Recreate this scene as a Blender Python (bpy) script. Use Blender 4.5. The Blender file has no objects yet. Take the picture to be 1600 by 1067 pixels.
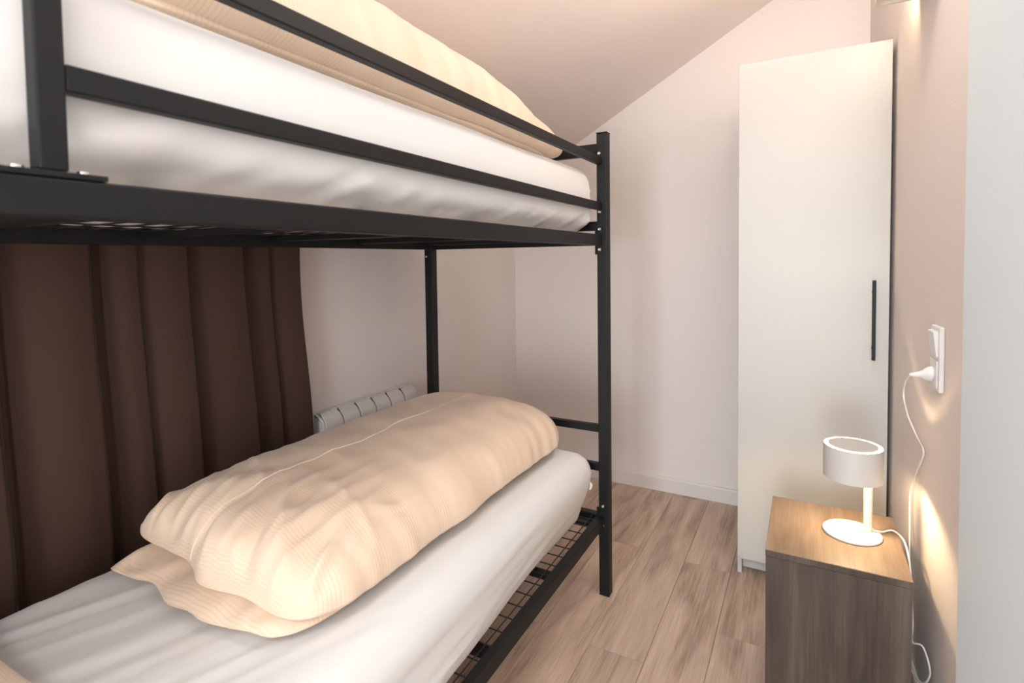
import bpy, bmesh, math, random
import numpy as np
from mathutils import Vector, Matrix, noise

random.seed(7)
scene = bpy.context.scene
COL = scene.collection

# ------------------------------------------------------------------ camera
CAM_H = 1.30
FPX, PPX, PPY = 835.1, 800.0, 438.1
PITCH, ROLL, PAN = 3.90177e-2, -1.30670e-2, -5.05036e-1


def cam_rotation():
    c, s = math.cos, math.sin
    B = np.array([[1, 0, 0], [0, 0, -1], [0, 1, 0.]])
    P = np.array([[c(PAN), -s(PAN), 0], [s(PAN), c(PAN), 0], [0, 0, 1]])
    T = np.array([[1, 0, 0], [0, c(PITCH), -s(PITCH)], [0, s(PITCH), c(PITCH)]])
    O = np.array([[c(ROLL), -s(ROLL), 0], [s(ROLL), c(ROLL), 0], [0, 0, 1]])
    R = O @ T @ B @ P
    W = np.array([R[0], -R[1], -R[2]]).T
    return Matrix(W.tolist())


cam_data = bpy.data.cameras.new('camera')
cam = bpy.data.objects.new('camera', cam_data)
COL.objects.link(cam)
cam.matrix_world = Matrix.Translation((0, 0, CAM_H)) @ cam_rotation().to_4x4()
cam_data.sensor_width = 36.0
cam_data.sensor_fit = 'HORIZONTAL'
cam_data.lens = FPX * 36.0 / 1600.0
cam_data.shift_x = (800.0 - PPX) / 1600.0
cam_data.shift_y = (PPY - 533.5) / 1600.0
cam_data.clip_start = 0.02
cam_data.dof.use_dof = True
cam_data.dof.focus_distance = 2.1
cam_data.dof.aperture_fstop = 5.0
scene.camera = cam

# ------------------------------------------------------------------ exposure, world, added fill light
vs = scene.view_settings
vs.view_transform = 'Standard'
vs.look = 'None'
vs.gamma = 1.0
vs.use_curve_mapping = False
vs.exposure = 0.15

world = bpy.data.worlds.new('world')
scene.world = world
world.use_nodes = True
bg = world.node_tree.nodes['Background']
bg.inputs['Color'].default_value = (0.80, 0.90, 1.0, 1)
bg.inputs['Strength'].default_value = 1.0


def area_light(name, loc, rot, sx, sy, power, color):
    ld = bpy.data.lights.new(name, 'AREA')
    ld.shape = 'RECTANGLE'
    ld.size, ld.size_y = sx, sy
    ld.energy = power
    ld.color = color
    lo = bpy.data.objects.new(name, ld)
    lo.location = loc
    lo.rotation_euler = rot
    COL.objects.link(lo)
    return lo


# cool fill light added at an unseen window behind the camera
FILL_NEAR = area_light('added_window_fill', (-0.065, -3.49, 1.10), (math.radians(90), 0, 0),
                 0.95, 1.85, 115.0, (0.85, 0.945, 1.0))
# second cool fill added under the sloped ceiling, above and behind the camera
FILL_ROOF = area_light('added_roof_fill', (-0.333, -1.00, 2.424), (0, math.radians(-29.22), 0), 0.46, 0.96, 34.0, (0.84, 0.94, 1.0))
CEIL_FILL_W = 7.0                                # unseen ceiling lamp added to even the light (built below)

# room measures (metres)
XL, YB, YN, XR2 = -1.62, 2.973, -3.40, 0.56
ZC = 2.62
SLOPE, ZS0, XS0 = 0.5594, 1.988, -1.176      # sloped ceiling: z = ZS0 + SLOPE*(x-XS0)
XFLAT = XS0 + (ZC - ZS0) / SLOPE
ZKNEE = ZS0 + SLOPE * (XL - XS0)
RW = 0.04                                     # the right wall runs slightly askew


def xr_wall(y):
    return 0.244 + RW * (YB - y)


# ------------------------------------------------------------------ helpers
WORLD = {}


def new_mesh(name, verts, faces, smooth=False):
    me = bpy.data.meshes.new(name)
    me.from_pydata([tuple(v) for v in verts], [], faces)
    me.validate()
    bm = bmesh.new()
    bm.from_mesh(me)
    bmesh.ops.recalc_face_normals(bm, faces=bm.faces)
    bm.to_mesh(me)
    bm.free()
    if smooth:
        me.polygons.foreach_set('use_smooth', [True] * len(me.polygons))
    return me


def thing(name, label, cat, loc=(0, 0, 0), group=None, kind=None):
    o = bpy.data.objects.new(name, None)
    o.empty_display_size = 0.05
    COL.objects.link(o)
    o.location = loc
    WORLD[o] = Vector(loc)
    if label:
        o['label'] = label
    if cat:
        o['category'] = cat
    if group:
        o['group'] = group
    if kind:
        o['kind'] = kind
    return o


def tag(o, label=None, cat=None, group=None, kind=None):
    if label:
        o['label'] = label
    if cat:
        o['category'] = cat
    if group:
        o['group'] = group
    if kind:
        o['kind'] = kind
    return o


def link(name, me, mat, parent=None, origin=None):
    """Link a mesh given in world coordinates as one object (origin at its centre)."""
    co = np.empty(len(me.vertices) * 3)
    me.vertices.foreach_get('co', co)
    co = co.reshape(-1, 3)
    c = Vector(((co.min(0) + co.max(0)) / 2).tolist()) if origin is None else Vector(origin)
    me.transform(Matrix.Translation(-c))
    o = bpy.data.objects.new(name, me)
    COL.objects.link(o)
    if mat:
        me.materials.append(mat)
    WORLD[o] = c
    if parent:
        o.parent = parent
        o.location = c - WORLD[parent]
    else:
        o.location = c
    return o


def bm_mesh(name, fn, bevel=0.0, seg=2, smooth=False):
    bm = bmesh.new()
    fn(bm)
    if bevel > 0:
        bmesh.ops.bevel(bm, geom=list(bm.edges), offset=bevel, segments=seg, profile=0.5, affect='EDGES')
    bmesh.ops.recalc_face_normals(bm, faces=bm.faces)
    me = bpy.data.meshes.new(name)
    bm.to_mesh(me)
    bm.free()
    if smooth:
        me.polygons.foreach_set('use_smooth', [True] * len(me.polygons))
    return me


def add_box(bm, a, b):
    x0, y0, z0 = a
    x1, y1, z1 = b
    v = [bm.verts.new(p) for p in ((x0, y0, z0), (x1, y0, z0), (x1, y1, z0), (x0, y1, z0),
                                   (x0, y0, z1), (x1, y0, z1), (x1, y1, z1), (x0, y1, z1))]
    for f in ((0, 3, 2, 1), (4, 5, 6, 7), (0, 1, 5, 4), (1, 2, 6, 5), (2, 3, 7, 6), (3, 0, 4, 7)):
        bm.faces.new([v[i] for i in f])


def box(name, a, b, mat, parent=None, bevel=0.0015, seg=2):
    return link(name, bm_mesh(name, lambda bm: add_box(bm, a, b), bevel, seg), mat, parent)


def prism(name, pts, axis, lo, hi, mat, parent=None, bevel=0.0):
    """Extrude a 2D outline along an axis ('x','y','z')."""
    def P(p, t):
        return {'x': (t, p[0], p[1]), 'y': (p[0], t, p[1]), 'z': (p[0], p[1], t)}[axis]
    n = len(pts)
    vs_ = [P(p, lo) for p in pts] + [P(p, hi) for p in pts]
    fs = [list(range(n)), list(range(2 * n - 1, n - 1, -1))]
    fs += [[i, (i + 1) % n, n + (i + 1) % n, n + i] for i in range(n)]
    me = new_mesh(name, vs_, fs)
    if bevel:
        bm = bmesh.new(); bm.from_mesh(me)
        bmesh.ops.bevel(bm, geom=list(bm.edges), offset=bevel, segments=2, profile=0.5, affect='EDGES')
        bm.to_mesh(me); bm.free()
    return link(name, me, mat, parent)


def tube_mesh(name, pts, r, n=10, closed=False):
    pts = [Vector(p) for p in pts]
    vs_, fs = [], []
    up = Vector((0.123, 0.31, 0.94)).normalized()
    prev = None
    for i, p in enumerate(pts):
        t = (pts[min(i + 1, len(pts) - 1)] - pts[max(i - 1, 0)]).normalized()
        a = t.cross(up) if prev is None else prev - t * prev.dot(t)
        if a.length < 1e-6:
            a = t.cross(Vector((1, 0, 0)))
        a.normalize()
        prev = a
        b = t.cross(a)
        rr = r[i] if isinstance(r, (list, tuple)) else r
        for k in range(n):
            q = 2 * math.pi * k / n
            vs_.append(p + (a * math.cos(q) + b * math.sin(q)) * rr)
    m = len(pts)
    for i in range(m - 1):
        for k in range(n):
            fs.append([i * n + k, i * n + (k + 1) % n, (i + 1) * n + (k + 1) % n, (i + 1) * n + k])
    fs.append(list(range(n)))
    fs.append(list(range((m - 1) * n, m * n)))
    return new_mesh(name, vs_, fs, smooth=True)


def smooth_path(pts, sub=8):
    pts = [Vector(p) for p in pts]
    out = []
    for i in range(len(pts) - 1):
        p0, p1, p2, p3 = pts[max(i - 1, 0)], pts[i], pts[i + 1], pts[min(i + 2, len(pts) - 1)]
        for k in range(sub):
            t = k / sub
            out.append(0.5 * ((2 * p1) + (p2 - p0) * t + (2 * p0 - 5 * p1 + 4 * p2 - p3) * t * t
                              + (3 * p1 - p0 - 3 * p2 + p3) * t * t * t))
    out.append(pts[-1])
    return out


def lathe(name, prof, center, mat, parent=None, n=64, smooth_ang=True, axis='z'):
    """Revolve (radius, height) profile; closed if the first/last radii are 0."""
    vs_, fs = [], []
    for (r, z) in prof:
        for k in range(n):
            q = 2 * math.pi * k / n
            p = (r * math.cos(q), r * math.sin(q), z)
            if axis == 'x':
                p = (z, p[0], p[1])
            elif axis == 'y':
                p = (p[0], z, p[1])
            vs_.append((center[0] + p[0], center[1] + p[1], center[2] + p[2]))
    m = len(prof)
    for i in range(m - 1):
        for k in range(n):
            fs.append([i * n + k, i * n + (k + 1) % n, (i + 1) * n + (k + 1) % n, (i + 1) * n + k])
    me = new_mesh(name, vs_, fs)
    bm = bmesh.new(); bm.from_mesh(me)
    bmesh.ops.remove_doubles(bm, verts=bm.verts, dist=1e-5)
    bmesh.ops.recalc_face_normals(bm, faces=bm.faces)
    bm.to_mesh(me); bm.free()
    if smooth_ang:
        me.polygons.foreach_set('use_smooth', [True] * len(me.polygons))
        try:
            me.set_sharp_from_angle(angle=math.radians(40))
        except Exception:
            pass
    return link(name, me, mat, parent)


def sstep(a, b, x):
    t = max(0.0, min(1.0, (x - a) / (b - a)))
    return t * t * (3 - 2 * t)


def nz(x, y, z=0.0):
    return noise.noise(Vector((x, y, z)))


# ------------------------------------------------------------------ materials
def mat_new(name):
    m = bpy.data.materials.new(name)
    m.use_nodes = True
    nt = m.node_tree
    return m, nt, nt.nodes['Principled BSDF']


def simple(name, col, rough=0.5, metal=0.0, spec=None, bump=None, coat=0.0):
    m, nt, b = mat_new(name)
    b.inputs['Base Color'].default_value = (*col, 1)
    b.inputs['Roughness'].default_value = rough
    b.inputs['Metallic'].default_value = metal
    if spec is not None:
        b.inputs['Specular IOR Level'].default_value = spec
    if coat:
        b.inputs['Coat Weight'].default_value = coat
    if bump:
        scale, strength, dist = bump
        tc = nt.nodes.new('ShaderNodeTexCoord')
        n = nt.nodes.new('ShaderNodeTexNoise')
        n.inputs['Scale'].default_value = scale
        n.inputs['Detail'].default_value = 3
        bp = nt.nodes.new('ShaderNodeBump')
        bp.inputs['Strength'].default_value = strength
        bp.inputs['Distance'].default_value = dist
        nt.links.new(tc.outputs['Object'], n.inputs['Vector'])
        nt.links.new(n.outputs['Fac'], bp.inputs['Height'])
        nt.links.new(bp.outputs['Normal'], b.inputs['Normal'])
    return m


def wallpaper(name, col):
    """Painted embossed wallpaper: fine short horizontal ribs."""
    m, nt, b = mat_new(name)
    b.inputs['Base Color'].default_value = (*col, 1)
    b.inputs['Roughness'].default_value = 0.75
    b.inputs['Specular IOR Level'].default_value = 0.25
    tc = nt.nodes.new('ShaderNodeTexCoord')
    mp = nt.nodes.new('ShaderNodeMapping')
    mp.inputs['Scale'].default_value = (60, 60, 330)
    n = nt.nodes.new('ShaderNodeTexNoise')
    n.inputs['Scale'].default_value = 1.0
    n.inputs['Detail'].default_value = 2
    bp = nt.nodes.new('ShaderNodeBump')
    bp.inputs['Strength'].default_value = 0.22
    bp.inputs['Distance'].default_value = 0.0016
    L = nt.links.new
    L(tc.outputs['Object'], mp.inputs['Vector'])
    L(mp.outputs['Vector'], n.inputs['Vector'])
    L(n.outputs['Fac'], bp.inputs['Height'])
    L(bp.outputs['Normal'], b.inputs['Normal'])
    return m


def wood(name, c_dark, c_mid, c_light, axis='y', rough=0.5, fine=1.0, per_object=True, bumps=0.15):
    m, nt, b = mat_new(name)
    L = nt.links.new
    tc = nt.nodes.new('ShaderNodeTexCoord')
    add = nt.nodes.new('ShaderNodeVectorMath')
    add.operation = 'ADD'
    L(tc.outputs['Object'], add.inputs[0])
    if per_object:
        oi = nt.nodes.new('ShaderNodeObjectInfo')
        mul = nt.nodes.new('ShaderNodeVectorMath')
        mul.operation = 'SCALE'
        mul.inputs[0].default_value = (13.7, 31.3, 7.9)
        L(oi.outputs['Random'], mul.inputs['Scale'])
        L(mul.outputs['Vector'], add.inputs[1])
    def stretched(sc, k):
        mp = nt.nodes.new('ShaderNodeMapping')
        v = [sc, sc, sc]
        v['xyz'.index(axis)] = sc * k
        mp.inputs['Scale'].default_value = v
        L(add.outputs['Vector'], mp.inputs['Vector'])
        return mp
    # broad cathedral figure
    n1 = nt.nodes.new('ShaderNodeTexNoise')
    n1.inputs['Scale'].default_value = 1.0
    n1.inputs['Detail'].default_value = 4
    n1.inputs['Distortion'].default_value = 0.9
    L(stretched(14 * fine, 0.14).outputs['Vector'], n1.inputs['Vector'])
    # fine grain
    n2 = nt.nodes.new('ShaderNodeTexNoise')
    n2.inputs['Scale'].default_value = 1.0
    n2.inputs['Detail'].default_value = 6
    n2.inputs['Roughness'].default_value = 0.7
    L(stretched(150 * fine, 0.035).outputs['Vector'], n2.inputs['Vector'])
    mix = nt.nodes.new('ShaderNodeMix')
    mix.data_type = 'FLOAT'
    mix.inputs['Factor'].default_value = 0.38
    L(n1.outputs['Fac'], mix.inputs['A'])
    L(n2.outputs['Fac'], mix.inputs['B'])
    cr = nt.nodes.new('ShaderNodeValToRGB')
    e = cr.color_ramp.elements
    e[0].position, e[0].color = 0.34, (*c_dark, 1)
    e[1].position, e[1].color = 0.66, (*c_light, 1)
    em = cr.color_ramp.elements.new(0.5)
    em.color = (*c_mid, 1)
    L(mix.outputs['Result'], cr.inputs['Fac'])
    col = cr.outputs['Color']
    if per_object:
        hsv = nt.nodes.new('ShaderNodeHueSaturation')
        mr = nt.nodes.new('ShaderNodeMapRange')
        mr.inputs['To Min'].default_value = 0.88
        mr.inputs['To Max'].default_value = 1.10
        L(oi.outputs['Random'], mr.inputs['Value'])
        L(mr.outputs['Result'], hsv.inputs['Value'])
        L(col, hsv.inputs['Color'])
        col = hsv.outputs['Color']
    L(col, b.inputs['Base Color'])
    b.inputs['Roughness'].default_value = rough
    bp = nt.nodes.new('ShaderNodeBump')
    bp.inputs['Strength'].default_value = bumps
    bp.inputs['Distance'].default_value = 0.001
    L(n2.outputs['Fac'], bp.inputs['Height'])
    L(bp.outputs['Normal'], b.inputs['Normal'])
    return m


def cloth(name, col, rough=0.85, weave=700, strength=0.12, sheen=0.2, wrinkle=0.0):
    m, nt, b = mat_new(name)
    L = nt.links.new
    b.inputs['Base Color'].default_value = (*col, 1)
    b.inputs['Roughness'].default_value = rough
    b.inputs['Specular IOR Level'].default_value = 0.2
    b.inputs['Sheen Weight'].default_value = sheen
    tc = nt.nodes.new('ShaderNodeTexCoord')
    n = nt.nodes.new('ShaderNodeTexNoise')
    n.inputs['Scale'].default_value = weave
    n.inputs['Detail'].default_value = 2
    bp = nt.nodes.new('ShaderNodeBump')
    bp.inputs['Strength'].default_value = strength
    bp.inputs['Distance'].default_value = 0.0008
    L(tc.outputs['Object'], n.inputs['Vector'])
    L(n.outputs['Fac'], bp.inputs['Height'])
    last = bp
    if wrinkle:
        n2 = nt.nodes.new('ShaderNodeTexNoise')
        n2.inputs['Scale'].default_value = 9
        n2.inputs['Detail'].default_value = 5
        bp2 = nt.nodes.new('ShaderNodeBump')
        bp2.inputs['Strength'].default_value = wrinkle
        bp2.inputs['Distance'].default_value = 0.01
        L(tc.outputs['Object'], n2.inputs['Vector'])
        L(n2.outputs['Fac'], bp2.inputs['Height'])
        L(bp.outputs['Normal'], bp2.inputs['Normal'])
        last = bp2
    L(last.outputs['Normal'], b.inputs['Normal'])
    return m


def satin_stripe(name, col_a, col_b):
    """Peach damask with woven pin stripes across the duvet (object Y) and faint broad bands."""
    m, nt, b = mat_new(name)
    L = nt.links.new
    tc = nt.nodes.new('ShaderNodeTexCoord')
    sep = nt.nodes.new('ShaderNodeSeparateXYZ')
    L(tc.outputs['UV'], sep.inputs[0])

    def band(out, freq, lo, hi):
        mu = nt.nodes.new('ShaderNodeMath'); mu.operation = 'MULTIPLY'
        mu.inputs[1].default_value = freq
        L(out, mu.inputs[0])
        si = nt.nodes.new('ShaderNodeMath'); si.operation = 'SINE'
        L(mu.outputs[0], si.inputs[0])
        mr = nt.nodes.new('ShaderNodeMapRange')
        mr.inputs['From Min'].default_value = lo
        mr.inputs['From Max'].default_value = hi
        L(si.outputs[0], mr.inputs['Value'])
        return mr.outputs['Result']
    pin = band(sep.outputs['Y'], 2 * math.pi / 0.0085, 0.2, 0.95)
    broad = band(sep.outputs['Y'], 2 * math.pi / 0.115, -0.6, 0.6)
    fade = nt.nodes.new('ShaderNodeMapRange')
    fade.inputs['To Min'].default_value = 0.25
    fade.inputs['To Max'].default_value = 1.0
    L(broad, fade.inputs['Value'])
    mu = nt.nodes.new('ShaderNodeMath'); mu.operation = 'MULTIPLY'
    L(pin, mu.inputs[0]); L(fade.outputs['Result'], mu.inputs[1])
    mix = nt.nodes.new('ShaderNodeMix'); mix.data_type = 'RGBA'
    mix.inputs['A'].default_value = (*col_a, 1)
    mix.inputs['B'].default_value = (*col_b, 1)
    L(mu.outputs[0], mix.inputs['Factor'])
    L(mix.outputs['Result'], b.inputs['Base Color'])
    b.inputs['Roughness'].default_value = 0.62
    b.inputs['Specular IOR Level'].default_value = 0.35
    b.inputs['Sheen Weight'].default_value = 0.25
    bp = nt.nodes.new('ShaderNodeBump')
    bp.inputs['Strength'].default_value = 0.15
    bp.inputs['Distance'].default_value = 0.0008
    L(mu.outputs[0], bp.inputs['Height'])
    L(bp.outputs['Normal'], b.inputs['Normal'])
    return m


def emission(name, col, strength):
    m, nt, b = mat_new(name)
    b.inputs['Base Color'].default_value = (*col, 1)
    b.inputs['Emission Color'].default_value = (*col, 1)
    b.inputs['Emission Strength'].default_value = strength
    return m


M_WALL = wallpaper('wall_paint', (0.83, 0.755, 0.72))
M_CEIL = simple('ceiling_paint', (0.90, 0.81, 0.77), 0.8, spec=0.2, bump=(220, 0.08, 0.001))
M_PARTITION = simple('partition_paint', (0.79, 0.88, 0.94), 0.6, spec=0.3, bump=(90, 0.05, 0.001))
M_TRIM = simple('trim_paint', (0.76, 0.70, 0.665), 0.45, bump=(60, 0.03, 0.001))
M_FLOOR = wood('oak_laminate', (0.30, 0.195, 0.145), (0.53, 0.385, 0.295), (0.68, 0.515, 0.41), 'y', 0.45)
M_SUB = simple('subfloor', (0.06, 0.04, 0.03), 0.9, bump=(40, 0.2, 0.001))
M_BLACK = simple('black_powder_coat', (0.005, 0.005, 0.0055), 0.48, spec=0.32, bump=(900, 0.05, 0.0004))
M_WIRE = simple('black_wire', (0.010, 0.010, 0.010), 0.45, bump=(500, 0.05, 0.0003))
M_STEEL = simple('zinc_screw', (0.75, 0.74, 0.72), 0.25, 1.0, bump=(400, 0.05, 0.0003))
M_SHEET = cloth('white_cotton', (0.785, 0.768, 0.752), 0.85, 900, 0.08, 0.15)
M_DUVET = satin_stripe('peach_satin', (0.865, 0.670, 0.510), (0.80, 0.595, 0.43))
M_PIPING = cloth('peach_piping', (0.88, 0.72, 0.57), 0.7, 900, 0.1)
M_CURTAIN = cloth('taupe_blackout', (0.058, 0.0295, 0.0205), 0.5, 1100, 0.10, 0.1)
M_WARD = simple('white_melamine', (0.565, 0.54, 0.51), 0.38, spec=0.45, bump=(300, 0.02, 0.0004))
M_NS_LIT = wood('walnut_foil_lit', (0.125, 0.082, 0.052), (0.20, 0.138, 0.092), (0.265, 0.19, 0.132), 'y', 0.5, 1.1, False)  # same wood as the front, lit tone put into the colour
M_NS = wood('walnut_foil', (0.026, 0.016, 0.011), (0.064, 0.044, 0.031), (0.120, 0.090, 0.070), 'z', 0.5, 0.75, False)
M_LAMP = simple('white_lamp_enamel', (0.58, 0.555, 0.53), 0.45, bump=(300, 0.02, 0.0003))
M_PLASTIC = simple('white_plastic', (0.83, 0.82, 0.81), 0.35, bump=(200, 0.02, 0.0003))
M_CORD = simple('white_cord', (0.82, 0.79, 0.75), 0.45, bump=(400, 0.05, 0.0003))
M_RAD = simple('radiator_enamel', (0.78, 0.74, 0.70), 0.35, bump=(200, 0.03, 0.0004))
M_SLOT = simple('dark_slot', (0.03, 0.028, 0.026), 0.7, bump=(200, 0.05, 0.0004))
M_BRASS = simple('cream_lamp_frame', (0.80, 0.72, 0.60), 0.35, 0.0, bump=(200, 0.03, 0.0003))
M_BULB = emission('warm_bulb', (1.0, 0.78, 0.50), 18.0)
M_GLOWPANE = emission('added_glow_pane', (0.84, 0.94, 1.0), 2.0)  # added glowing sheet, the ceiling above it is closed
M_ADDED_FRAME = simple('added_frame_white', (0.82, 0.82, 0.82), 0.4, bump=(80, 0.03, 0.0004))


def glass_mat():
    m, nt, b = mat_new('window_glass')
    b.inputs['Base Color'].default_value = (1, 1, 1, 1)
    b.inputs['Roughness'].default_value = 0.0
    b.inputs['Transmission Weight'].default_value = 1.0
    b.inputs['IOR'].default_value = 1.0
    return m


M_GLASS = glass_mat()

# ------------------------------------------------------------------ room shell
def struct(o):
    o['kind'] = 'structure'
    return o


# floor: sub-floor with single laminate planks laid along the room
floor = struct(box('floor', (XL - 0.1, YN - 0.1, -0.10), (XR2 + 0.1, YB + 0.1, -0.008), M_SUB, None, 0))
PW, PL, GAP = 0.1835, 1.28, 0.0011
pl_me = bm_mesh('plank', lambda bm: add_box(bm, (-PW / 2 + GAP / 2, -PL / 2 + GAP / 2, -0.008),
                                            (PW / 2 - GAP / 2, PL / 2 - GAP / 2, 0.0)), 0.0006, 1)
pl_me.materials.append(M_FLOOR)
# y of one butt joint for each row, read off the photograph where it shows
joint = {-1: 2.33, 1: 2.308, 0: 1.655, -2: 1.668}


def cut_plank(x0, x1, y0, y1):
    return bm_mesh('plank', lambda bm: add_box(bm, (x0 + GAP / 2, y0 + GAP / 2, -0.008),
                                               (x1 - GAP / 2, y1 - GAP / 2, 0.0)), 0.0006, 1)


# row r spans x from X0R + r*PW to X0R + (r+1)*PW ; the -0.634 line is row 0's left edge
X0R = -0.634
for r in range(-6, 12):
    xa, xb = X0R + r * PW, X0R + (r + 1) * PW
    if xb < XL or xa > XR2:
        continue
    j = joint.get(r, YN + 0.35 + ((r * 0.437) % 1.0) * PL)
    while j - PL > YN:
        j -= PL
    ys = [YN]
    while j < YB:
        if j > YN + 0.02:
            ys.append(j)
        j += PL
    ys.append(YB)
    for k in range(len(ys) - 1):
        xa_, xb_ = max(xa, XL), min(xb, XR2)
        full = abs(ys[k + 1] - ys[k] - PL) < 1e-4 and xa_ == xa and xb_ == xb
        if full:
            o = bpy.data.objects.new('plank', pl_me)
            COL.objects.link(o)
            c = Vector(((xa + xb) / 2, (ys[k] + ys[k + 1]) / 2, 0))
            o.parent = floor
            o.location = c - WORLD[floor]
            WORLD[o] = c
        else:
            link('plank', cut_plank(xa_, xb_, ys[k], ys[k + 1]), M_FLOOR, floor)

# walls
struct(prism('wall_back', [(XL - 0.1, -0.02), (XR2 + 0.1, -0.02), (XR2 + 0.1, ZC + 0.1), (XFLAT, ZC + 0.1),
                           (XL - 0.1, ZKNEE + 0.05)], 'y', YB, YB + 0.12, M_WALL))
struct(box('wall_left', (XL - 0.12, YN, -0.02), (XL, YB, ZKNEE + 0.02), M_WALL, None, 0))
yq = YN
struct(prism('wall_right', [(xr_wall(yq), yq), (xr_wall(YB), YB), (xr_wall(YB) + 0.3, YB), (xr_wall(yq) + 0.3, yq)],
             'z', -0.02, ZC + 0.02, M_WALL))
# smooth white pier standing proud of the right wall, nearer to the camera
struct(box('wall_pier', (0.2490, 0.50, -0.008), (0.36, 1.250, ZC), M_PARTITION, None, 0.004, 3))
# wall behind the camera with a window added to carry the fill light
WX0, WX1, WZ0, WZ1 = -0.55, 0.42, 0.15, 2.05
wn = struct(thing('wall_near', None, None, (0, YN, 0)))
prism('wall_panel', [(XL - 0.1, -0.02), (WX0, -0.02), (WX0, ZS0 + SLOPE * (WX0 - XS0)), (XL - 0.1, ZKNEE - 0.05)],
      'y', YN - 0.12, YN, M_WALL, wn)
box('wall_panel', (WX1, YN - 0.12, -0.02), (XR2 + 0.1, YN, ZC + 0.02), M_WALL, wn, 0)
box('wall_panel', (WX0, YN - 0.12, -0.02), (WX1, YN, WZ0), M_WALL, wn, 0)
box('wall_panel', (WX0, YN - 0.12, WZ1), (WX1, YN, ZC + 0.1), M_WALL, wn, 0)
win = struct(thing('added_window', None, None, (-0.065, YN, WZ0)))
fw = 0.06
for a, b in (((WX0, YN - 0.08, WZ0), (WX0 + fw, YN - 0.02, WZ1)), ((WX1 - fw, YN - 0.08, WZ0), (WX1, YN - 0.02, WZ1)),
             ((WX0 + fw, YN - 0.08, WZ0), (WX1 - fw, YN - 0.02, WZ0 + fw)),
             ((WX0 + fw, YN - 0.08, WZ1 - fw), (WX1 - fw, YN - 0.02, WZ1)),
             ((WX0 + fw, YN - 0.08, 1.0), (WX1 - fw, YN - 0.02, 1.05))):
    box('added_window_frame', a, b, M_ADDED_FRAME, win, 0.003)
# ceiling: sloped part and flat part
th = 0.1
struct(prism('ceiling', [(XL - 0.12, ZS0 + SLOPE * (XL - 0.12 - XS0)), (XFLAT, ZC), (XR2 + 0.12, ZC),
                         (XR2 + 0.12, ZC + th), (XFLAT, ZC + th), (XL - 0.12, ZS0 + SLOPE * (XL - 0.12 - XS0) + th)],
             'y', YN - 0.12, YB + 0.12, M_CEIL))


# unseen roof window added for fill light: frame and pane lying on the slope
rw_ = struct(thing('added_roof_window', None, None, (-0.345, -1.00, ZS0 + SLOPE * (-0.345 - XS0))))
rw_.rotation_euler = (0, -math.atan(SLOPE), 0)
for nm, a, b, m_ in (('added_window_frame', (-0.30, -0.55, -0.028), (-0.25, 0.55, 0.01), M_ADDED_FRAME),
                     ('added_window_frame', (0.25, -0.55, -0.028), (0.30, 0.55, 0.01), M_ADDED_FRAME),
                     ('added_window_frame', (-0.25, -0.55, -0.028), (0.25, -0.50, 0.01), M_ADDED_FRAME),
                     ('added_window_frame', (-0.25, 0.50, -0.028), (0.25, 0.55, 0.01), M_ADDED_FRAME),
                     ('glow_pane', (-0.25, -0.50, -0.012), (0.25, 0.50, -0.004), M_GLOWPANE)):
    me = bm_mesh(nm, lambda bm: add_box(bm, a, b), 0.001, 2)
    me.materials.append(m_)
    o = bpy.data.objects.new(nm, me)
    COL.objects.link(o)
    o.parent = rw_


def skirting(name, p0, p1, nrm):
    """Baseboard with a rounded top edge."""
    h, t = 0.080, 0.013
    prof = [(0, 0), (t, 0), (t, h - 0.010), (t * 0.8, h - 0.003), (t * 0.45, h), (0, h)]
    vs_ = []
    for p in (p0, p1):
        for (d, z) in prof:
            vs_.append((p[0] + nrm[0] * d, p[1] + nrm[1] * d, z))
    n = len(prof)
    fs = [list(range(n)), list(range(2 * n - 1, n - 1, -1))] + \
         [[i, (i + 1) % n, n + (i + 1) % n, n + i] for i in range(n)]
    return struct(link(name, new_mesh(name, vs_, fs), M_TRIM))


skirting('baseboard_back', (XL, YB), (xr_wall(YB) - 0.001, YB), (0, -1))
skirting('baseboard_left', (XL, YN), (XL, YB - 0.014), (1, 0))
skirting('baseboard_right', (xr_wall(1.26), 1.26), (xr_wall(YB - 0.02), YB - 0.02), (-1, 0))

# ------------------------------------------------------------------ bunk bed
BX0, BX1 = -1.513, -0.655            # outer width
YP = 1.922                           # near face of the far posts
PT = 0.040
BY0 = -0.14                          # near face of the near posts
bed = thing('bunk_bed', 'black metal bunk bed with square tube posts and rails', 'bunk bed', ((BX0 + BX1) / 2, 0.9, 0))
XF = BX1 - PT / 2                    # centre line of the front posts
XB_ = BX0 + PT / 2


def bolt(c, axis, parent, r=0.0062):
    """Pan-head screw with a hex socket; axis is the direction it faces."""
    prof = [(0, 0.0002), (r * 0.35, 0.0002), (r * 0.38, 0.0028), (r * 0.75, 0.0030), (r, 0.0012), (r, -0.0015)]
    s = -1 if axis.startswith('-') else 1
    return lathe('bolt', [(a, b * s) for a, b in prof], c, M_STEEL, parent, 18, True, axis[-1])


for (xc, y0) in ((XF, YP), (XB_, YP), (XF, BY0), (XB_, BY0)):
    p = box('post', (xc - PT / 2, y0, 0.0), (xc + PT / 2, y0 + PT, 1.766), M_BLACK, bed, 0.003, 3)
    box('cap', (xc - PT / 2 - 0.001, y0 - 0.001, 1.7665), (xc + PT / 2 + 0.001, y0 + PT + 0.001, 1.770), M_BLACK, p, 0.001)

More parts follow.
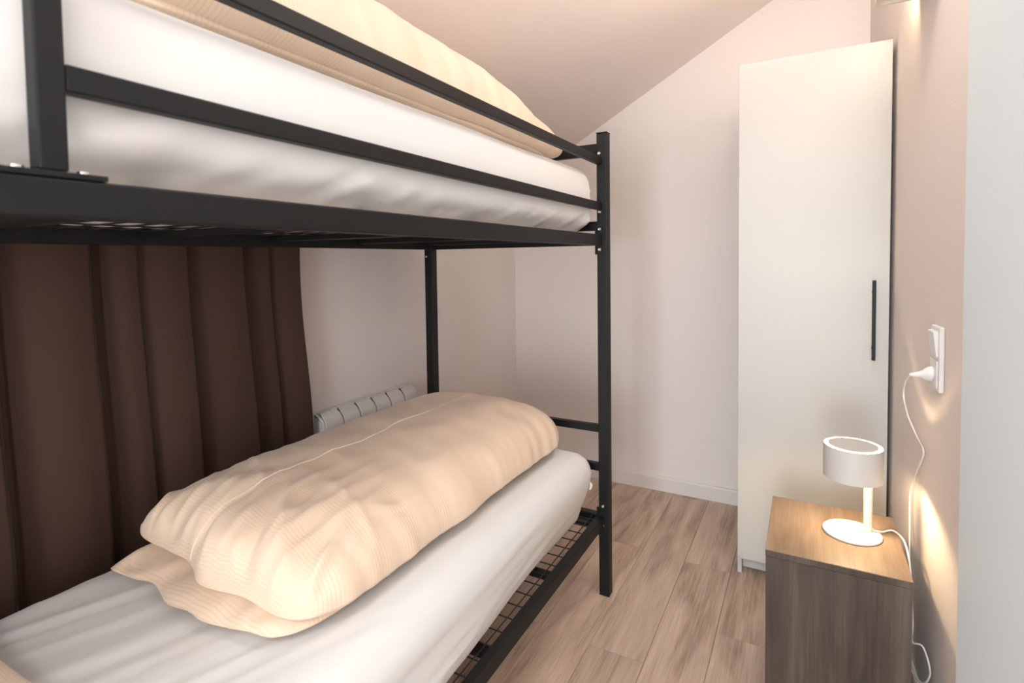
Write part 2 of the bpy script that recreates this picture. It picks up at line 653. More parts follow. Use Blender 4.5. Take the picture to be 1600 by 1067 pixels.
RX1 = -0.6735                        # outer face of the front rails
RXW = 0.030
for (zt, nm) in ((1.39, 'side_rail'), (0.313, 'side_rail')):
    r_ = box(nm, (RX1 - RXW, BY0 + PT, zt - 0.041), (RX1, YP - 0.0005, zt), M_BLACK, bed, 0.003, 3)
    # end plate where the rail hangs on the post
    pl = box('end_plate', (RX1 - RXW + 0.002, YP - 0.004, zt - 0.075), (RX1 - 0.001, YP - 0.0004, zt + 0.035), M_BLACK, r_, 0.001)
    xr0 = BX0 + 0.006
    box(nm, (xr0, BY0 + PT, zt - 0.041), (xr0 + RXW, YP - 0.0005, zt), M_BLACK, bed, 0.003, 3)
for z in (1.409, 1.333, 0.353, 0.279):
    bolt((-0.6835 if z > 1 else -0.677, YP - 0.004, z), '-y', bed)
bolt((-0.6845, YP, 1.692), '-y', bed)
bolt((-0.6840, YP, 1.474), '-y', bed)
for z in (1.318,):
    bolt((BX0 + 0.012, YP, z), '-y', bed, 0.0055)

# guard rails on the open side and their short upright with foot plate
GX1 = RX1
for (z0, z1) in ((1.649, 1.677), (1.4805, 1.509)):
    box('guard_rail', (GX1 - 0.020, 0.2690, z0), (GX1, YP - 0.0005, z1), M_BLACK, bed, 0.0025, 2)
gp = box('guard_post', (GX1 - 0.022, 0.2430, 1.397), (GX1 + 0.001, 0.2690, 1.700), M_BLACK, bed, 0.0025, 2)
fp = box('foot_plate', (GX1 - 0.028, 0.205, 1.3905), (GX1 + 0.001, 0.304, 1.3968), M_BLACK, gp, 0.001)
for y in (0.2295, 0.2855):
    b_ = lathe('bolt', [(0, 0.0052), (0.004, 0.0048), (0.0062, 0.003), (0.0065, 0.0), (0.0065, -0.001)],
               (GX1 - 0.012, y, 1.3968), M_STEEL, fp, 18)
for (z0, z1) in ((1.649, 1.677), (1.4805, 1.509)):
    box('guard_rail', (BX0 + 0.006, BY0 + PT, z0), (BX0 + 0.026, YP - 0.0005, z1), M_BLACK, bed, 0.0025, 2)

# end bars between the posts at the foot and head end
for y0 in (YP, BY0):
    for (z0, z1, d) in ((1.688, 1.731, 0.026), (1.405, 1.440, 0.026), (0.633, 0.661, 0.024), (0.482, 0.511, 0.024),
                        (1.349, 1.389, 0.030), (0.272, 0.312, 0.030)):
        box('end_bar', (BX0 + PT - 0.001, y0 + 0.008, z0), (BX1 - PT + 0.001, y0 + 0.008 + d, z1), M_BLACK, bed, 0.0025, 2)

# cross slats and wire mesh of both bunks
SLY = [1.875, 1.50, 1.125, 0.75, 0.375, 0.0]
wx0, wx1 = BX0 + 0.036, RX1 - RXW
for zt in (1.39, 0.313):
    for y in SLY:
        box('cross_slat', (wx0 - 0.001, y - 0.017, zt - 0.024), (wx1 + 0.001, y + 0.017, zt - 0.009), M_BLACK, bed, 0.002, 2)
    # mesh of welded wire lying on the slats
    bm_v, bm_f = [], []

    def wire(a, b, r=0.0021):
        a, b = Vector(a), Vector(b)
        t = (b - a).normalized()
        u = t.cross(Vector((0, 0, 1))).normalized()
        w = t.cross(u)
        i0 = len(bm_v)
        for p in (a, b):
            for k in range(6):
                q = math.pi * k / 3
                bm_v.append(p + u * math.cos(q) * r + w * math.sin(q) * r)
        for k in range(6):
            bm_f.append([i0 + k, i0 + (k + 1) % 6, i0 + 6 + (k + 1) % 6, i0 + 6 + k])
        bm_f.append([i0 + k for k in range(6)])
        bm_f.append([i0 + 6 + k for k in range(6)])
    y = BY0 + PT + 0.02
    while y < YP - 0.01:
        wire((wx0, y, zt - 0.0068), (wx1, y, zt - 0.0068))
        y += 0.058
    x = wx1 - 0.016
    while x > wx0:
        wire((x, BY0 + PT, zt - 0.003), (x, YP - 0.004, zt - 0.003))
        x -= 0.125
    me = new_mesh('wire_mesh', bm_v, bm_f)
    o = link('wire_mesh', me, M_WIRE, bed)
    o['kind'] = 'stuff'

# ------------------------------------------------------------------ soft things
def soft_box(name, x0, x1, y0, y1, z0, z1, r, disp, mat, ny=190, nper=150, parent=None):
    """Rounded box swept along Y; disp(x,y,z,nx,nz) moves each point along its outward normal."""
    # unit perimeter (rounded rectangle) as (cx,cz,dirx,dirz)
    hw, hh = (x1 - x0) / 2, (z1 - z0) / 2
    xc, zc = (x0 + x1) / 2, (z0 + z1) / 2
    per = []
    # points by arc length
    segs = [('l', hw * 2 - 2 * r), ('a', math.pi * r / 2), ('l', hh * 2 - 2 * r), ('a', math.pi * r / 2)] * 2
    total = sum(s[1] for s in segs)

    def point(s):
        px, pz, ang = -(hw - r), hh, 0.0      # top edge, going +x
        for kind, ln in segs:
            if s <= ln or ln == 0:
                if kind == 'l':
                    return px + math.cos(ang) * s, pz + math.sin(ang) * s, -math.sin(ang) * -1 * 0 + math.cos(ang + math.pi / 2), math.sin(ang + math.pi / 2)
                a = s / r
                cx, cz = px + r * math.cos(ang - math.pi / 2), pz + r * math.sin(ang - math.pi / 2)
                n_ = ang + math.pi / 2 - a
                return cx + r * math.cos(n_), cz + r * math.sin(n_), math.cos(n_), math.sin(n_)
            if kind == 'l':
                px, pz = px + math.cos(ang) * ln, pz + math.sin(ang) * ln
            else:
                cx, cz = px + r * math.cos(ang - math.pi / 2), pz + r * math.sin(ang - math.pi / 2)
                ang -= math.pi / 2
                px, pz = cx + r * math.cos(ang + math.pi / 2), cz + r * math.sin(ang + math.pi / 2)
            s -= ln
        return -(hw - r), hh, 0, 1
    per = [point(total * k / nper) for k in range(nper)]
    rings = []
    # near cap -> body -> far cap, inset values
    stations = []
    na = 14
    caps = [0.98, 0.8, 0.6, 0.4, 0.2]
    for c in caps:
        stations.append((y0, None, c))
    for k in range(na):
        a = math.pi / 2 * k / na
        stations.append((y0 + r * (1 - math.sin(a)) if False else y0 + r - r * math.cos(a), r - r * math.sin(a), 0))
    for k in range(ny + 1):
        stations.append((y0 + r + (y1 - y0 - 2 * r) * k / ny, 0.0, 0))
    for k in range(na - 1, -1, -1):
        a = math.pi / 2 * k / na
        stations.append((y1 - r + r * math.cos(a), r - r * math.sin(a), 0))
    for c in reversed(caps):
        stations.append((y1, None, c))
    vs_, fs = [], []
    for (y, ins, c) in stations:
        for (px, pz, nx, nz_) in per:
            if ins is None:
                f = 1 - c
                qx, qz = (px - nx * r) * f, (pz - nz_ * r) * f
                n3 = (0, nz_)
                d = 0
                X, Z = xc + qx, zc + qz
                vs_.append((X, y, Z))
            else:
                X, Z = xc + px - nx * ins, zc + pz - nz_ * ins
                d = disp(X, y, Z, nx, nz_)
                vs_.append((X + nx * d, y, Z + nz_ * d))
    n = nper
    for i in range(len(stations) - 1):
        for k in range(n):
            fs.append([i * n + k, i * n + (k + 1) % n, (i + 1) * n + (k + 1) % n, (i + 1) * n + k])
    fs.append(list(range(n)))
    fs.append(list(range((len(stations) - 1) * n, len(stations) * n)))
    return link(name, new_mesh(name, vs_, fs, smooth=True), mat, parent)


def lower_disp(x, y, z, nx, nzv):
    d = 0.006 * nz(x * 3, y * 2.2, z * 3)
    # long shallow pull lines on the near half of the top
    if nzv > 0.3:
        q = (x - 0.36 * y)
        w = nz(q * 24, y * 1.1, 3.0) + 0.6 * nz(q * 52, y * 1.6, 7.0)
        d += 0.0075 * w * (0.15 + 0.85 * sstep(1.0, 0.55, y)) * nzv
        d += 0.010 * (1 - ((x + 1.1) / 0.42) ** 2) * nzv
    if nx > 0.2:
        k = sstep(0.55, 0.36, z)
        q = z - 0.05 * y
        w = nz(q * 42, y * 2.0, 5.0) + 0.5 * nz(q * 80, y * 3.0, 9.0)
        d += 0.0085 * w * nx * sstep(1.7, 1.25, y) * (0.3 + k)
        # sheet pulled in under the mattress at the foot end
        d -= 0.050 * sstep(0.50, 0.30, z) * sstep(0.85, 1.85, y) * nx
    return d


def upper_disp(x, y, z, nx, nzv):
    d = 0.006 * nz(x * 3, y * 2.2, z * 3 + 4)
    if nx > 0.2:
        k = sstep(1.53, 1.40, z)
        q = y + (z - 1.40) * -1.5
        w = max(0, nz(q * 9, z * 4, 2.0)) + 0.5 * nz(q * 22, z * 9, 6.0)
        d += 0.014 * w * k * nx
        d += 0.010 * math.sin((z - 1.38) / 0.25 * math.pi) * nx
        d -= 0.018 * sstep(1.46, 1.385, z) * nx
    return d


lm = soft_box('mattress', -1.502, -0.697, -0.085, 1.905, 0.3145, 0.566, 0.070, lower_disp, M_SHEET)
tag(lm, 'mattress in a white fitted sheet on the lower bunk', 'mattress', 'white sheeted mattresses')
um = soft_box('mattress', -1.500, -0.707, -0.085, 1.905, 1.3915, 1.634, 0.060, upper_disp, M_SHEET)
tag(um, 'mattress in a white fitted sheet on the upper bunk', 'mattress', 'white sheeted mattresses')
# little gathered tuft of the fitted sheet at each far corner
for (o_, z_) in ((lm, 0.452), (um, 1.548)):
    pts = [(-0.716, 1.858, z_ + 0.016), (-0.7085, 1.862, z_ + 0.008), (-0.7035, 1.864, z_ - 0.002), (-0.708, 1.862, z_ - 0.018)]
    link('sheet_tuft', tube_mesh('sheet_tuft', smooth_path(pts, 5), [0.003 + 0.003 * math.sin(math.pi * k / 15) for k in range(16)], 10), M_SHEET, o_)


def pillow_surface(x0, x1, y0, y1, zmid, up, down, pu, wr, edge, nu=120, nv=190):
    """Closed puffy slab. zmid(a), up(a,b,x,y), down(...) heights; wr(x,y)=wrinkle; edge(b)=x jitter."""
    def sp(k, n):
        s = -1 + 2 * k / n
        return math.copysign(abs(math.sin(math.pi / 2 * abs(s))) ** 0.9, s)

    def h(a, b):
        return (max(0.0, 1 - abs(a) ** pu[0]) ** (1 / pu[1])) * (max(0.0, 1 - abs(b) ** pu[2]) ** (1 / pu[3]))
    T, Bt, uv = {}, {}, []
    vs_, fs, uvs = [], [], []

    def base(a, b):
        x = (x0 + x1) / 2 + (x1 - x0) / 2 * a
        y = (y0 + y1) / 2 + (y1 - y0) / 2 * b
        ex, ey = edge(a, b)
        # rounded corners in plan
        kc = 0.25 if (a < 0 and b < 0) else 1.0
        x -= (x1 - x0) / 2 * a * 0.14 * kc * abs(b) ** 14
        y -= (y1 - y0) / 2 * b * 0.065 * kc * abs(a) ** 9
        return x + ex, y + ey
    for j in range(nv + 1):
        b = sp(j, nv)
        for i in range(nu + 1):
            a = sp(i, nu)
            x, y = base(a, b)
            hh = h(a, b)
            T[i, j] = len(vs_)
            vs_.append((x, y, zmid(a, b) + up(a, b) * hh + wr(x, y, a, b) * min(1.0, hh * 2.5)))
            uvs.append((x, y))
    # stripes are woven along the cloth: v runs by arc length, not by plan distance
    jm = nv // 2
    for i in range(nu + 1):
        for rng, sg in ((range(jm, nv), 1), (range(jm, 0, -1), -1)):
            acc = vs_[T[i, jm]][1]
            for j in rng:
                p, q = Vector(vs_[T[i, j]]), Vector(vs_[T[i, j + sg]])
                acc += sg * math.hypot(q.y - p.y, q.z - p.z)
                uvs[T[i, j + sg]] = (p.x, acc)
    for j in range(1, nv):
        b = sp(j, nv)
        for i in range(1, nu):
            a = sp(i, nu)
            x, y = base(a, b)
            Bt[i, j] = len(vs_)
            vs_.append((x, y, zmid(a, b) - down(a, b) * h(a, b)))
            uvs.append((x, y))
    for j in range(nv + 1):
        for i in (0, nu):
            Bt[i, j] = T[i, j]
    for i in range(nu + 1):
        for j in (0, nv):
            Bt[i, j] = T[i, j]
    for j in range(nv):
        for i in range(nu):
            fs.append([T[i, j], T[i + 1, j], T[i + 1, j + 1], T[i, j + 1]])
            q = [Bt[i, j], Bt[i, j + 1], Bt[i + 1, j + 1], Bt[i + 1, j]]
            if len(set(q)) == 4 and q != [T[i, j], T[i, j + 1], T[i + 1, j + 1], T[i + 1, j]]:
                fs.append(q)
    return vs_, fs, uvs, (base, h)


def soft_link(name, data, mat, parent=None):
    vs_, fs, uvs, _ = data
    me = bpy.data.meshes.new(name)
    me.from_pydata(vs_, [], fs)
    uvl = me.uv_layers.new(name='UVMap')
    li = np.empty(len(me.loops), dtype=np.int32)
    me.loops.foreach_get('vertex_index', li)
    arr = np.array(uvs)[li].ravel()
    uvl.data.foreach_set('uv', arr)
    me.polygons.foreach_set('use_smooth', [True] * len(me.polygons))
    return link(name, me, mat, parent)


def make_duvet(name, label, x0, x1, y0, y1, zb, zt, seed, seam_x, low, fall=0.006):
    root = thing(name, label, 'duvet', ((x0 + x1) / 2, (y0 + y1) / 2, zb), 'peach satin duvets')
    zl = zb + low                                     # top of the lower fold

    def zmid(a, b):
        t = (a + 1) / 2
        return zl + 0.012 + (zb + 0.052 - zl - 0.012) * sstep(0.55, 1.0, t) + 0.006 * nz(a * 2 + seed, b * 2)

    def up(a, b):
        t = (a + 1) / 2
        top = zt - 0.006 * sstep(0.45, 0.0, t) - 0.010 * sstep(0.2, -0.9, b) - fall * sstep(0.15, 1.05, b) + 0.012 * nz(a * 1.5 + seed, b * 2.2, 1.0)
        top += 0.007 * nz(a * 3.5 + seed, b * 7, 2.0)
        return top - zmid(a, b)

    def down(a, b):
        t = (a + 1) / 2
        return 0.012 + 0.036 * sstep(0.55, 1.0, t)

    def wr(x, y, a, b):
        g = math.exp(-max(0.0, y - y0) / 0.13)
        w = 0.0
        # gathers fanning back from the near end
        w += 0.021 * g * (0.7 - abs(nz(x * 17 + seed, y * 2.4 + x * 2.5, 4.0)) * 3.4) * sstep(y0 - 0.01, y0 + 0.05, y)
        w += 0.007 * math.exp(-(y - y0) / 0.30) * nz(x * 34 + y * 9 + seed, y * 5, 8.0)
        w += 0.0045 * nz(x * 6 + seed, y * 9, 3.0)
        # shallow creases running across and slantwise
        r1 = 1 - abs(nz(x * 3.0 + seed, y * 9 + x * 4, 21.0)) * 4
        w += 0.0045 * max(0.0, r1) * (0.35 + 0.65 * sstep(y0 + 0.7, y0 + 0.1, y))
        r2 = 1 - abs(nz(x * 11 + y * 3 + seed, y * 3.2 - x * 2, 31.0)) * 5
        w += 0.0100 * max(0.0, r2) * sstep(y0 + 0.55, y0 + 0.05, y)
        # deep crease towards the near right corner
        q = (x - (x1 - 0.17)) + 0.55 * (y - y0)
        w -= 0.012 * math.exp(-(q / 0.016) ** 2) * math.exp(-(y - y0) / 0.16)
        w += 0.009 * math.exp(-((q - 0.035) / 0.02) ** 2) * math.exp(-(y - y0) / 0.2)
        return w

    def edge(a, b):
        ex = 0.010 * nz(b * 4 + seed, a, 6.0) + (0.004 * nz(b * 16 + seed, a, 5.0) if a > 0.8 else 0)
        ey = 0.012 * nz(a * 3 + seed, b, 9.0)
        if b < -0.2:
            ey += 0.045 * sstep(0.2, -1.0, a) * sstep(-0.2, -1, b) + 0.010 * math.sin(a * 7 + seed) * sstep(-0.5, -1, b)
        return ex, ey
    data = pillow_surface(x0, x1, y0 + 0.018, y1, zmid, up, down, (3.2, 2.1, 9.0, 2.0), wr, edge)
    fold = soft_link('top_fold', data, M_DUVET, root)

    def zmid2(a, b):
        return zb + 0.020 + 0.004 * nz(a * 3 + seed, b * 3, 5.0)

    def up2(a, b):
        return low - 0.014

    def wr2(x, y, a, b):
        return 0.012 * nz(x * 14 + seed, y * 9 - x * 8, 12.0) + 0.004 * nz(x * 30, y * 9, 3.0)

    def edge2(a, b):
        ey = 0.010 * nz(a * 3.4 + seed, b, 19.0)
        if b < -0.2:
            ey += 0.010 * math.sin(a * 5 + seed + 1) * sstep(-0.5, -1, b)
        return 0.008 * nz(b * 4, a, 16.0), ey
    d2 = pillow_surface(x0 + 0.05, x1 - 0.035, y0 - 0.012, y1 - 0.08, zmid2, up2, lambda a, b: 0.018,
                        (4.0, 2.0, 9.0, 2.0), wr2, edge2, 100, 120)
    soft_link('bottom_fold', d2, M_DUVET, root)
    # piped seam along the top
    base, h = data[3]
    pts = []
    for k in range(121):
        b = -1 + 2 * k / 120
        b = math.copysign(abs(math.sin(math.pi / 2 * abs(b))) ** 0.9, b) * 0.9995
        xs = seam_x + 0.02 * math.sin(k / 120 * 3.0)
        a = (xs - (x0 + x1) / 2) / ((x1 - x0) / 2)
        x, y = base(a, b)
        hh = h(a, b)
        pts.append((x, y, zmid(a, b) + up(a, b) * hh + wr(x, y, a, b) * min(1.0, hh * 2.5) + 0.0004))
    link('piped_seam', tube_mesh('piped_seam', pts, 0.0024, 8), M_PIPING, fold)
    return root


make_duvet('duvet', 'folded peach satin striped duvet lying on the lower bunk',
           -1.475, -0.790, 0.620, 1.890, 0.574, 0.776, 3.1, -1.175, 0.058)
make_duvet('duvet', 'folded peach duvet up on the top bunk behind the guard rail',
           -1.44, -0.752, 0.30, 1.865, 1.640, 1.915, 11.7, -1.15, 0.050, 0.125)


def make_pillow(name, label, c, sx, sy, hgt, rz):
    def zero(*a):
        return 0
    data = pillow_surface(-sx / 2, sx / 2, -sy / 2, sy / 2, lambda a, b: 0.0, lambda a, b: hgt * 0.55,
                          lambda a, b: hgt * 0.45, (2.4, 1.6, 2.4, 1.6),
                          lambda x, y, a, b: 0.006 * nz(x * 9, y * 9, 3),
                          lambda a, b: (-0.03 * a * (1 - b * b), -0.03 * b * (1 - a * a)), 60, 60)
    vs_, fs, uvs, q = data
    cs, sn = math.cos(rz), math.sin(rz)
    vs_ = [(c[0] + x * cs - y * sn, c[1] + x * sn + y * cs, c[2] + z) for x, y, z in vs_]
    o = soft_link(name, (vs_, fs, uvs, q), M_DUVET)
    return tag(o, label, 'pillow')


make_pillow('pillow', 'corner of a peach pillow at the near end of the lower bunk', (-1.17, 0.174, 0.636), 0.60, 0.40, 0.115,
            math.radians(0))

# ------------------------------------------------------------------ curtain
def make_curtain():
    y0, y1 = -0.55, 1.304
    # (y of crease, depth) - creases seen in the photograph, then regular ones nearer the camera
    folds = [(-0.55, -0.32, 0.030), (-0.32, -0.10, 0.024), (-0.10, 0.14, 0.032), (0.14, 0.30, 0.018), (0.30, 0.478, 0.030),
             (0.492, 0.672, 0.030), (0.690, 0.780, 0.016), (0.780, 0.911, 0.028), (0.911, 1.088, 0.032),
             (1.088, 1.187, 0.014), (1.187, 1.3041, 0.024)]
    nzs, nys = 50, 700
    zb, zt = 0.06, 1.66

    def off(y, z):
        for (a, b, amp) in folds:
            if a <= y <= b:
                t = (y - a) / (b - a)
                rise = sstep(0.0, 0.75, t) ** 0.8
                turn = 1 - sstep(0.90, 1.0, t) ** 1.5
                return amp * rise * turn - 0.004 * math.exp(-t * 14)
        return -0.012                                  # deep pleat between two folds
    vs_, fs = [], []
    for j in range(nzs + 1):
        z = zb + (zt - zb) * j / nzs
        for i in range(nys + 1):
            t = i / nys
            y = y0 + (y1 - y0) * t
            flare = 1 + 0.02 * sstep(1.3, 0.6, z)
            yy = y0 + (y - y0) * flare + 0.006 * nz(y * 6, z * 2, 2)
            x = -1.592 + off(y, z) * (0.75 + 0.25 * sstep(1.6, 0.6, z)) + 0.004 * nz(y * 8, z * 1.6, 1)
            vs_.append((x, yy, z))
    n = nys + 1
    m = len(vs_)
    # give the cloth thickness
    vs_ += [(x - 0.0015, y, z) for x, y, z in vs_]
    for j in range(nzs):
        for i in range(nys):
            q = [j * n + i, j * n + i + 1, (j + 1) * n + i + 1, (j + 1) * n + i]
            fs.append(q)
            fs.append([m + k for k in reversed(q)])
    for j in range(nzs):
        for i in (0, nys):
            fs.append([j * n + i, (j + 1) * n + i, m + (j + 1) * n + i, m + j * n + i])
    for i in range(nys):
        for j in (0, nzs):
            fs.append([j * n + i, j * n + i + 1, m + j * n + i + 1, m + j * n + i])
    root = thing('curtain', 'dark taupe blackout curtain hanging behind the bunk bed', 'curtain', (-1.585, 0.4, 0.06))
    link('cloth', new_mesh('cloth', vs_, fs, smooth=True), M_CURTAIN, root)
    link('rod', tube_mesh('rod', [(-1.575, -0.62, 1.675), (-1.575, 1.42, 1.675)], 0.009, 14), M_BLACK, root)
    for y in (-0.58, 1.38):
        box('bracket', (XL + 0.0005, y - 0.01, 1.655), (-1.566, y + 0.01, 1.672), M_BLACK, root, 0.001)


make_curtain()

# ------------------------------------------------------------------ radiator on the left wall
def make_radiator():
    ya, n, w, g = 1.360, 6, 0.083, 0.006
    zt, zb = 0.735, 0.20
    root = thing('radiator', 'white ribbed electric radiator on the wall behind the lower bunk', 'radiator', (XL, ya, zb))
    box('back_panel', (XL + 0.002, ya, zb), (XL + 0.016, ya + n * (w + g) + 0.03, zt + 0.002), M_RAD, root, 0.002)
    # side cheek, then fins with rounded top front edge
    def prof(x0, x1, ztop):
        pts = [(x0, zb + 0.01), (x1, zb + 0.01), (x1, ztop - 0.055)]
        for k in range(1, 8):
            a = math.pi / 2 * k / 7
            pts.append((x1 - 0.052 * (1 - math.cos(a)), ztop - 0.055 + 0.055 * math.sin(a)))
        pts.append((x0, ztop))
        return pts
    prism('side_cheek', prof(XL + 0.0165, -1.552, zt - 0.002), 'y', ya + 0.004, ya + 0.012, M_RAD, root, 0.001)
    box('core', (XL + 0.0168, ya + 0.0125, zb + 0.02), (-1.564, ya + n * (w + g) + 0.01, zt - 0.028), M_SLOT, root, 0)
    y = ya + 0.0135
    for k in range(n):
        fin = prism('fin', prof(XL + 0.034, -1.548, zt), 'y', y, y + w, M_RAD, root, 0.002)
        # air slot with a curved lip on top
        pts = []
        for q in range(13):
            t = q / 12
            pts.append((y + 0.008 + (w - 0.016) * t, XL + 0.033 - 0.011 * math.sin(math.pi * t)))
        vs_ = [(x_, yy, zt - 0.006) for yy, x_ in pts] + [(XL + 0.034, yy, zt - 0.006) for yy, _ in pts]
        vs_ += [(x_, yy, zt - 0.0012) for yy, x_ in pts] + [(XL + 0.034, yy, zt - 0.0012) for yy, _ in pts]
        m_ = 13
        fs = []
        for q in range(12):
            fs.append([q, q + 1, m_ + q + 1, m_ + q])
            fs.append([2 * m_ + q, 3 * m_ + q, 3 * m_ + q + 1, 2 * m_ + q + 1])
            fs.append([q, 2 * m_ + q, 2 * m_ + q + 1, q + 1])
        link('air_slot', new_mesh('air_slot', vs_, fs), M_SLOT, fin)
        y += w + g
    prism('side_cheek', prof(XL + 0.0165, -1.552, zt - 0.002), 'y', y, y + 0.008, M_RAD, root, 0.001)


make_radiator()

# ------------------------------------------------------------------ wardrobe
def make_wardrobe():
    x0, x1, yf, yb, zt = -0.243, 0.2575, 2.331, 2.955, 2.053
    root = thing('wardrobe', 'tall narrow white wardrobe with one door and black bar handle', 'wardrobe', (0, 2.33, 0))
    t = 0.016
    box('side_panel', (x0, yf, 0.0), (x0 + t, yb, zt), M_WARD, root, 0.001)
    box('side_panel', (x1 - t, yf, 0.0), (x1, yb, zt), M_WARD, root, 0.001)
    box('top_panel', (x0 + t, yf, zt - t), (x1 - t, yb, zt - 0.0003), M_WARD, root, 0.001)
    box('back_panel', (x0 + t, yb - 0.006, 0.055), (x1 - t, yb - 0.001, zt - t), M_WARD, root, 0)
    box('bottom_panel', (x0 + t, yf + 0.002, 0.058), (x1 - t, yb - 0.007, 0.074), M_WARD, root, 0.001)
    box('plinth', (x0 + t, yf + 0.048, 0.004), (x1 - t, yf + 0.062, 0.057), M_WARD, root, 0.001)
    door = box('door', (x0 + 0.0015, yf - 0.0185, 0.072), (x1 - 0.0005, yf - 0.002, zt + 0.001), M_WARD, root, 0.0015, 3)
    hx, z0, z1 = 0.2095, 0.922, 1.209
    yh = yf - 0.0185 - 0.030
    hd = box('handle', (hx - 0.0055, yh, z0), (hx + 0.0055, yh + 0.011, z1), M_BLACK, door, 0.0015)
    for z in (z0 + 0.042, z1 - 0.042):
        lathe('handle_stud', [(0, 0), (0.0055, 0), (0.0055, 0.0195), (0, 0.0195)], (hx, yh + 0.0108, z), M_BLACK, hd, 16, True, 'y')


make_wardrobe()

# ------------------------------------------------------------------ nightstand
NZ = 0.500
def make_nightstand():
    x0, x1, y0, y1 = -0.095, 0.233, 1.584, 1.955
    root = thing('nightstand', 'small grey brown wood grain nightstand under the white table lamp', 'nightstand', (0.07, 1.77, 0))
    box('top_panel', (x0, y0, NZ - 0.018), (x1, y1, NZ), M_NS_LIT, root, 0.0012)
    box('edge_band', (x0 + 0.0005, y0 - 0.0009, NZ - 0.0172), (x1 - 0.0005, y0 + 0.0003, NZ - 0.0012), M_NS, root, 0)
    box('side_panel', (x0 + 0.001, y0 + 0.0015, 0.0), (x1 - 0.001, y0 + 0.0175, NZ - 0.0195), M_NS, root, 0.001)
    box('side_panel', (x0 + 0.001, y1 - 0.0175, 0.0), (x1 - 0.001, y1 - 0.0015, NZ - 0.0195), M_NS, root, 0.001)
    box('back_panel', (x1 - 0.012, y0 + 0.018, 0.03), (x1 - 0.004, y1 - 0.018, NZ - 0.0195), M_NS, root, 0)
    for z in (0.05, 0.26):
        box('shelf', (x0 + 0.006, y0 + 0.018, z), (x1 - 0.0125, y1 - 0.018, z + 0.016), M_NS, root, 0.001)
    return root


make_nightstand()

# ------------------------------------------------------------------ table lamp
def make_lamp():
    cx, cy = 0.118, 1.790
    R = 0.0735
    root = thing('table_lamp', 'lit white table lamp with drum shade standing on the nightstand', 'lamp', (cx, cy, NZ))
    lathe('base', [(0, 0.0005), (R - 0.001, 0.0005), (R, 0.0015), (R, 0.0050), (R - 0.0015, 0.0065), (0, 0.0065)],
          (cx, cy, NZ), M_LAMP, root, 96)
    px, py = cx + 0.040, cy + 0.022
    lathe('pole', [(0, 0.0), (0.0105, 0.0), (0.0105, 0.150), (0, 0.150)], (px, py, NZ + 0.0066), M_LAMP, root, 40)
    zs0, zs1 = NZ + 0.153, NZ + 0.255
    zs0, zs1 = 0.664, 0.757
    sh = lathe('shade', [(R, zs0), (R, zs1), (R - 0.0015, zs1), (R - 0.0015, zs0), (R, zs0)], (cx, cy, 0), M_LAMP, root, 96)
    # disc hung inside the top, leaving a ring of light
    lathe('top_disc', [(0, zs1 - 0.0005), (R - 0.0125, zs1 - 0.0005), (R - 0.0125, zs1 + 0.001), (0, zs1 + 0.001)], (cx, cy, 0), M_LAMP, sh, 96)
    for q in (0.5, 2.6, 4.7):
        a = (cx + math.cos(q) * (R - 0.014), cy + math.sin(q) * (R - 0.014), zs1 - 0.0002)
        b = (cx + math.cos(q) * (R - 0.001), cy + math.sin(q) * (R - 0.001), zs1 - 0.006)
        link('spoke', tube_mesh('spoke', [a, b], 0.0012, 6), M_LAMP, sh)
    # arm from the pole to the socket
    link('arm', tube_mesh('arm', [(px, py, zs0 - 0.002), (px, py, zs1 - 0.022), (px - 0.004, py - 0.003, zs1 - 0.018), (cx, cy, zs1 - 0.018)], 0.004, 10), M_LAMP, root)
    lathe('socket', [(0, 0), (0.012, 0), (0.012, 0.02), (0, 0.02)], (cx, cy, zs1 - 0.026), M_LAMP, root, 24)
    lathe('bulb', [(0, 0), (0.006, 0.002), (0.011, 0.010), (0.012, 0.020), (0.010, 0.032), (0, 0.034)],
          (cx, cy, zs1 - 0.0605), M_BULB, root, 24)
    ld = bpy.data.lights.new('lamp_light', 'POINT')
    ld.energy = LAMP_W
    ld.color = (1.0, 0.74, 0.42)
    ld.shadow_soft_size = 0.012
    lo = bpy.data.objects.new('lamp_light', ld)
    COL.objects.link(lo)
    lo.parent = root
    lo.location = Vector((cx, cy, zs0 + 0.022)) - WORLD[root]
    # cord over the back edge of the table, then up the wall to the socket
    pts = [(px + 0.010, py + 0.004, NZ + 0.010), (px + 0.035, py + 0.012, NZ + 0.006), (0.222, 1.850, NZ + 0.0045), (0.2415, 1.800, NZ + 0.002),
           (0.2465, 1.745, NZ - 0.03), (0.2470, 1.715, NZ - 0.09), (0.2490, 1.700, NZ - 0.17), (0.252, 1.72, 0.27),
           (0.272, 1.70, 0.275), (0.285, 1.685, 0.22), (0.272, 1.72, 0.165), (0.255, 1.80, 0.17), (0.2600, 1.86, 0.30), (0.268, 1.90, 0.40),
           (0.2745, 1.95, 0.50), (0.2760, 1.955, 0.585), (0.2785, 1.88, 0.675), (0.2840, 1.815, 0.755), (0.2800, 1.90, 0.775), (0.262, 1.93, 0.83), (0.248, 1.90, 0.90),
           (0.250, 1.84, 0.955), (0.262, 1.76, 0.985), (0.270, 1.728, 0.990)]
    link('cord', tube_mesh('cord', smooth_path(pts, 8), 0.0024, 8), M_CORD, root)
    return root


LAMP_W = 3.8
make_lamp()

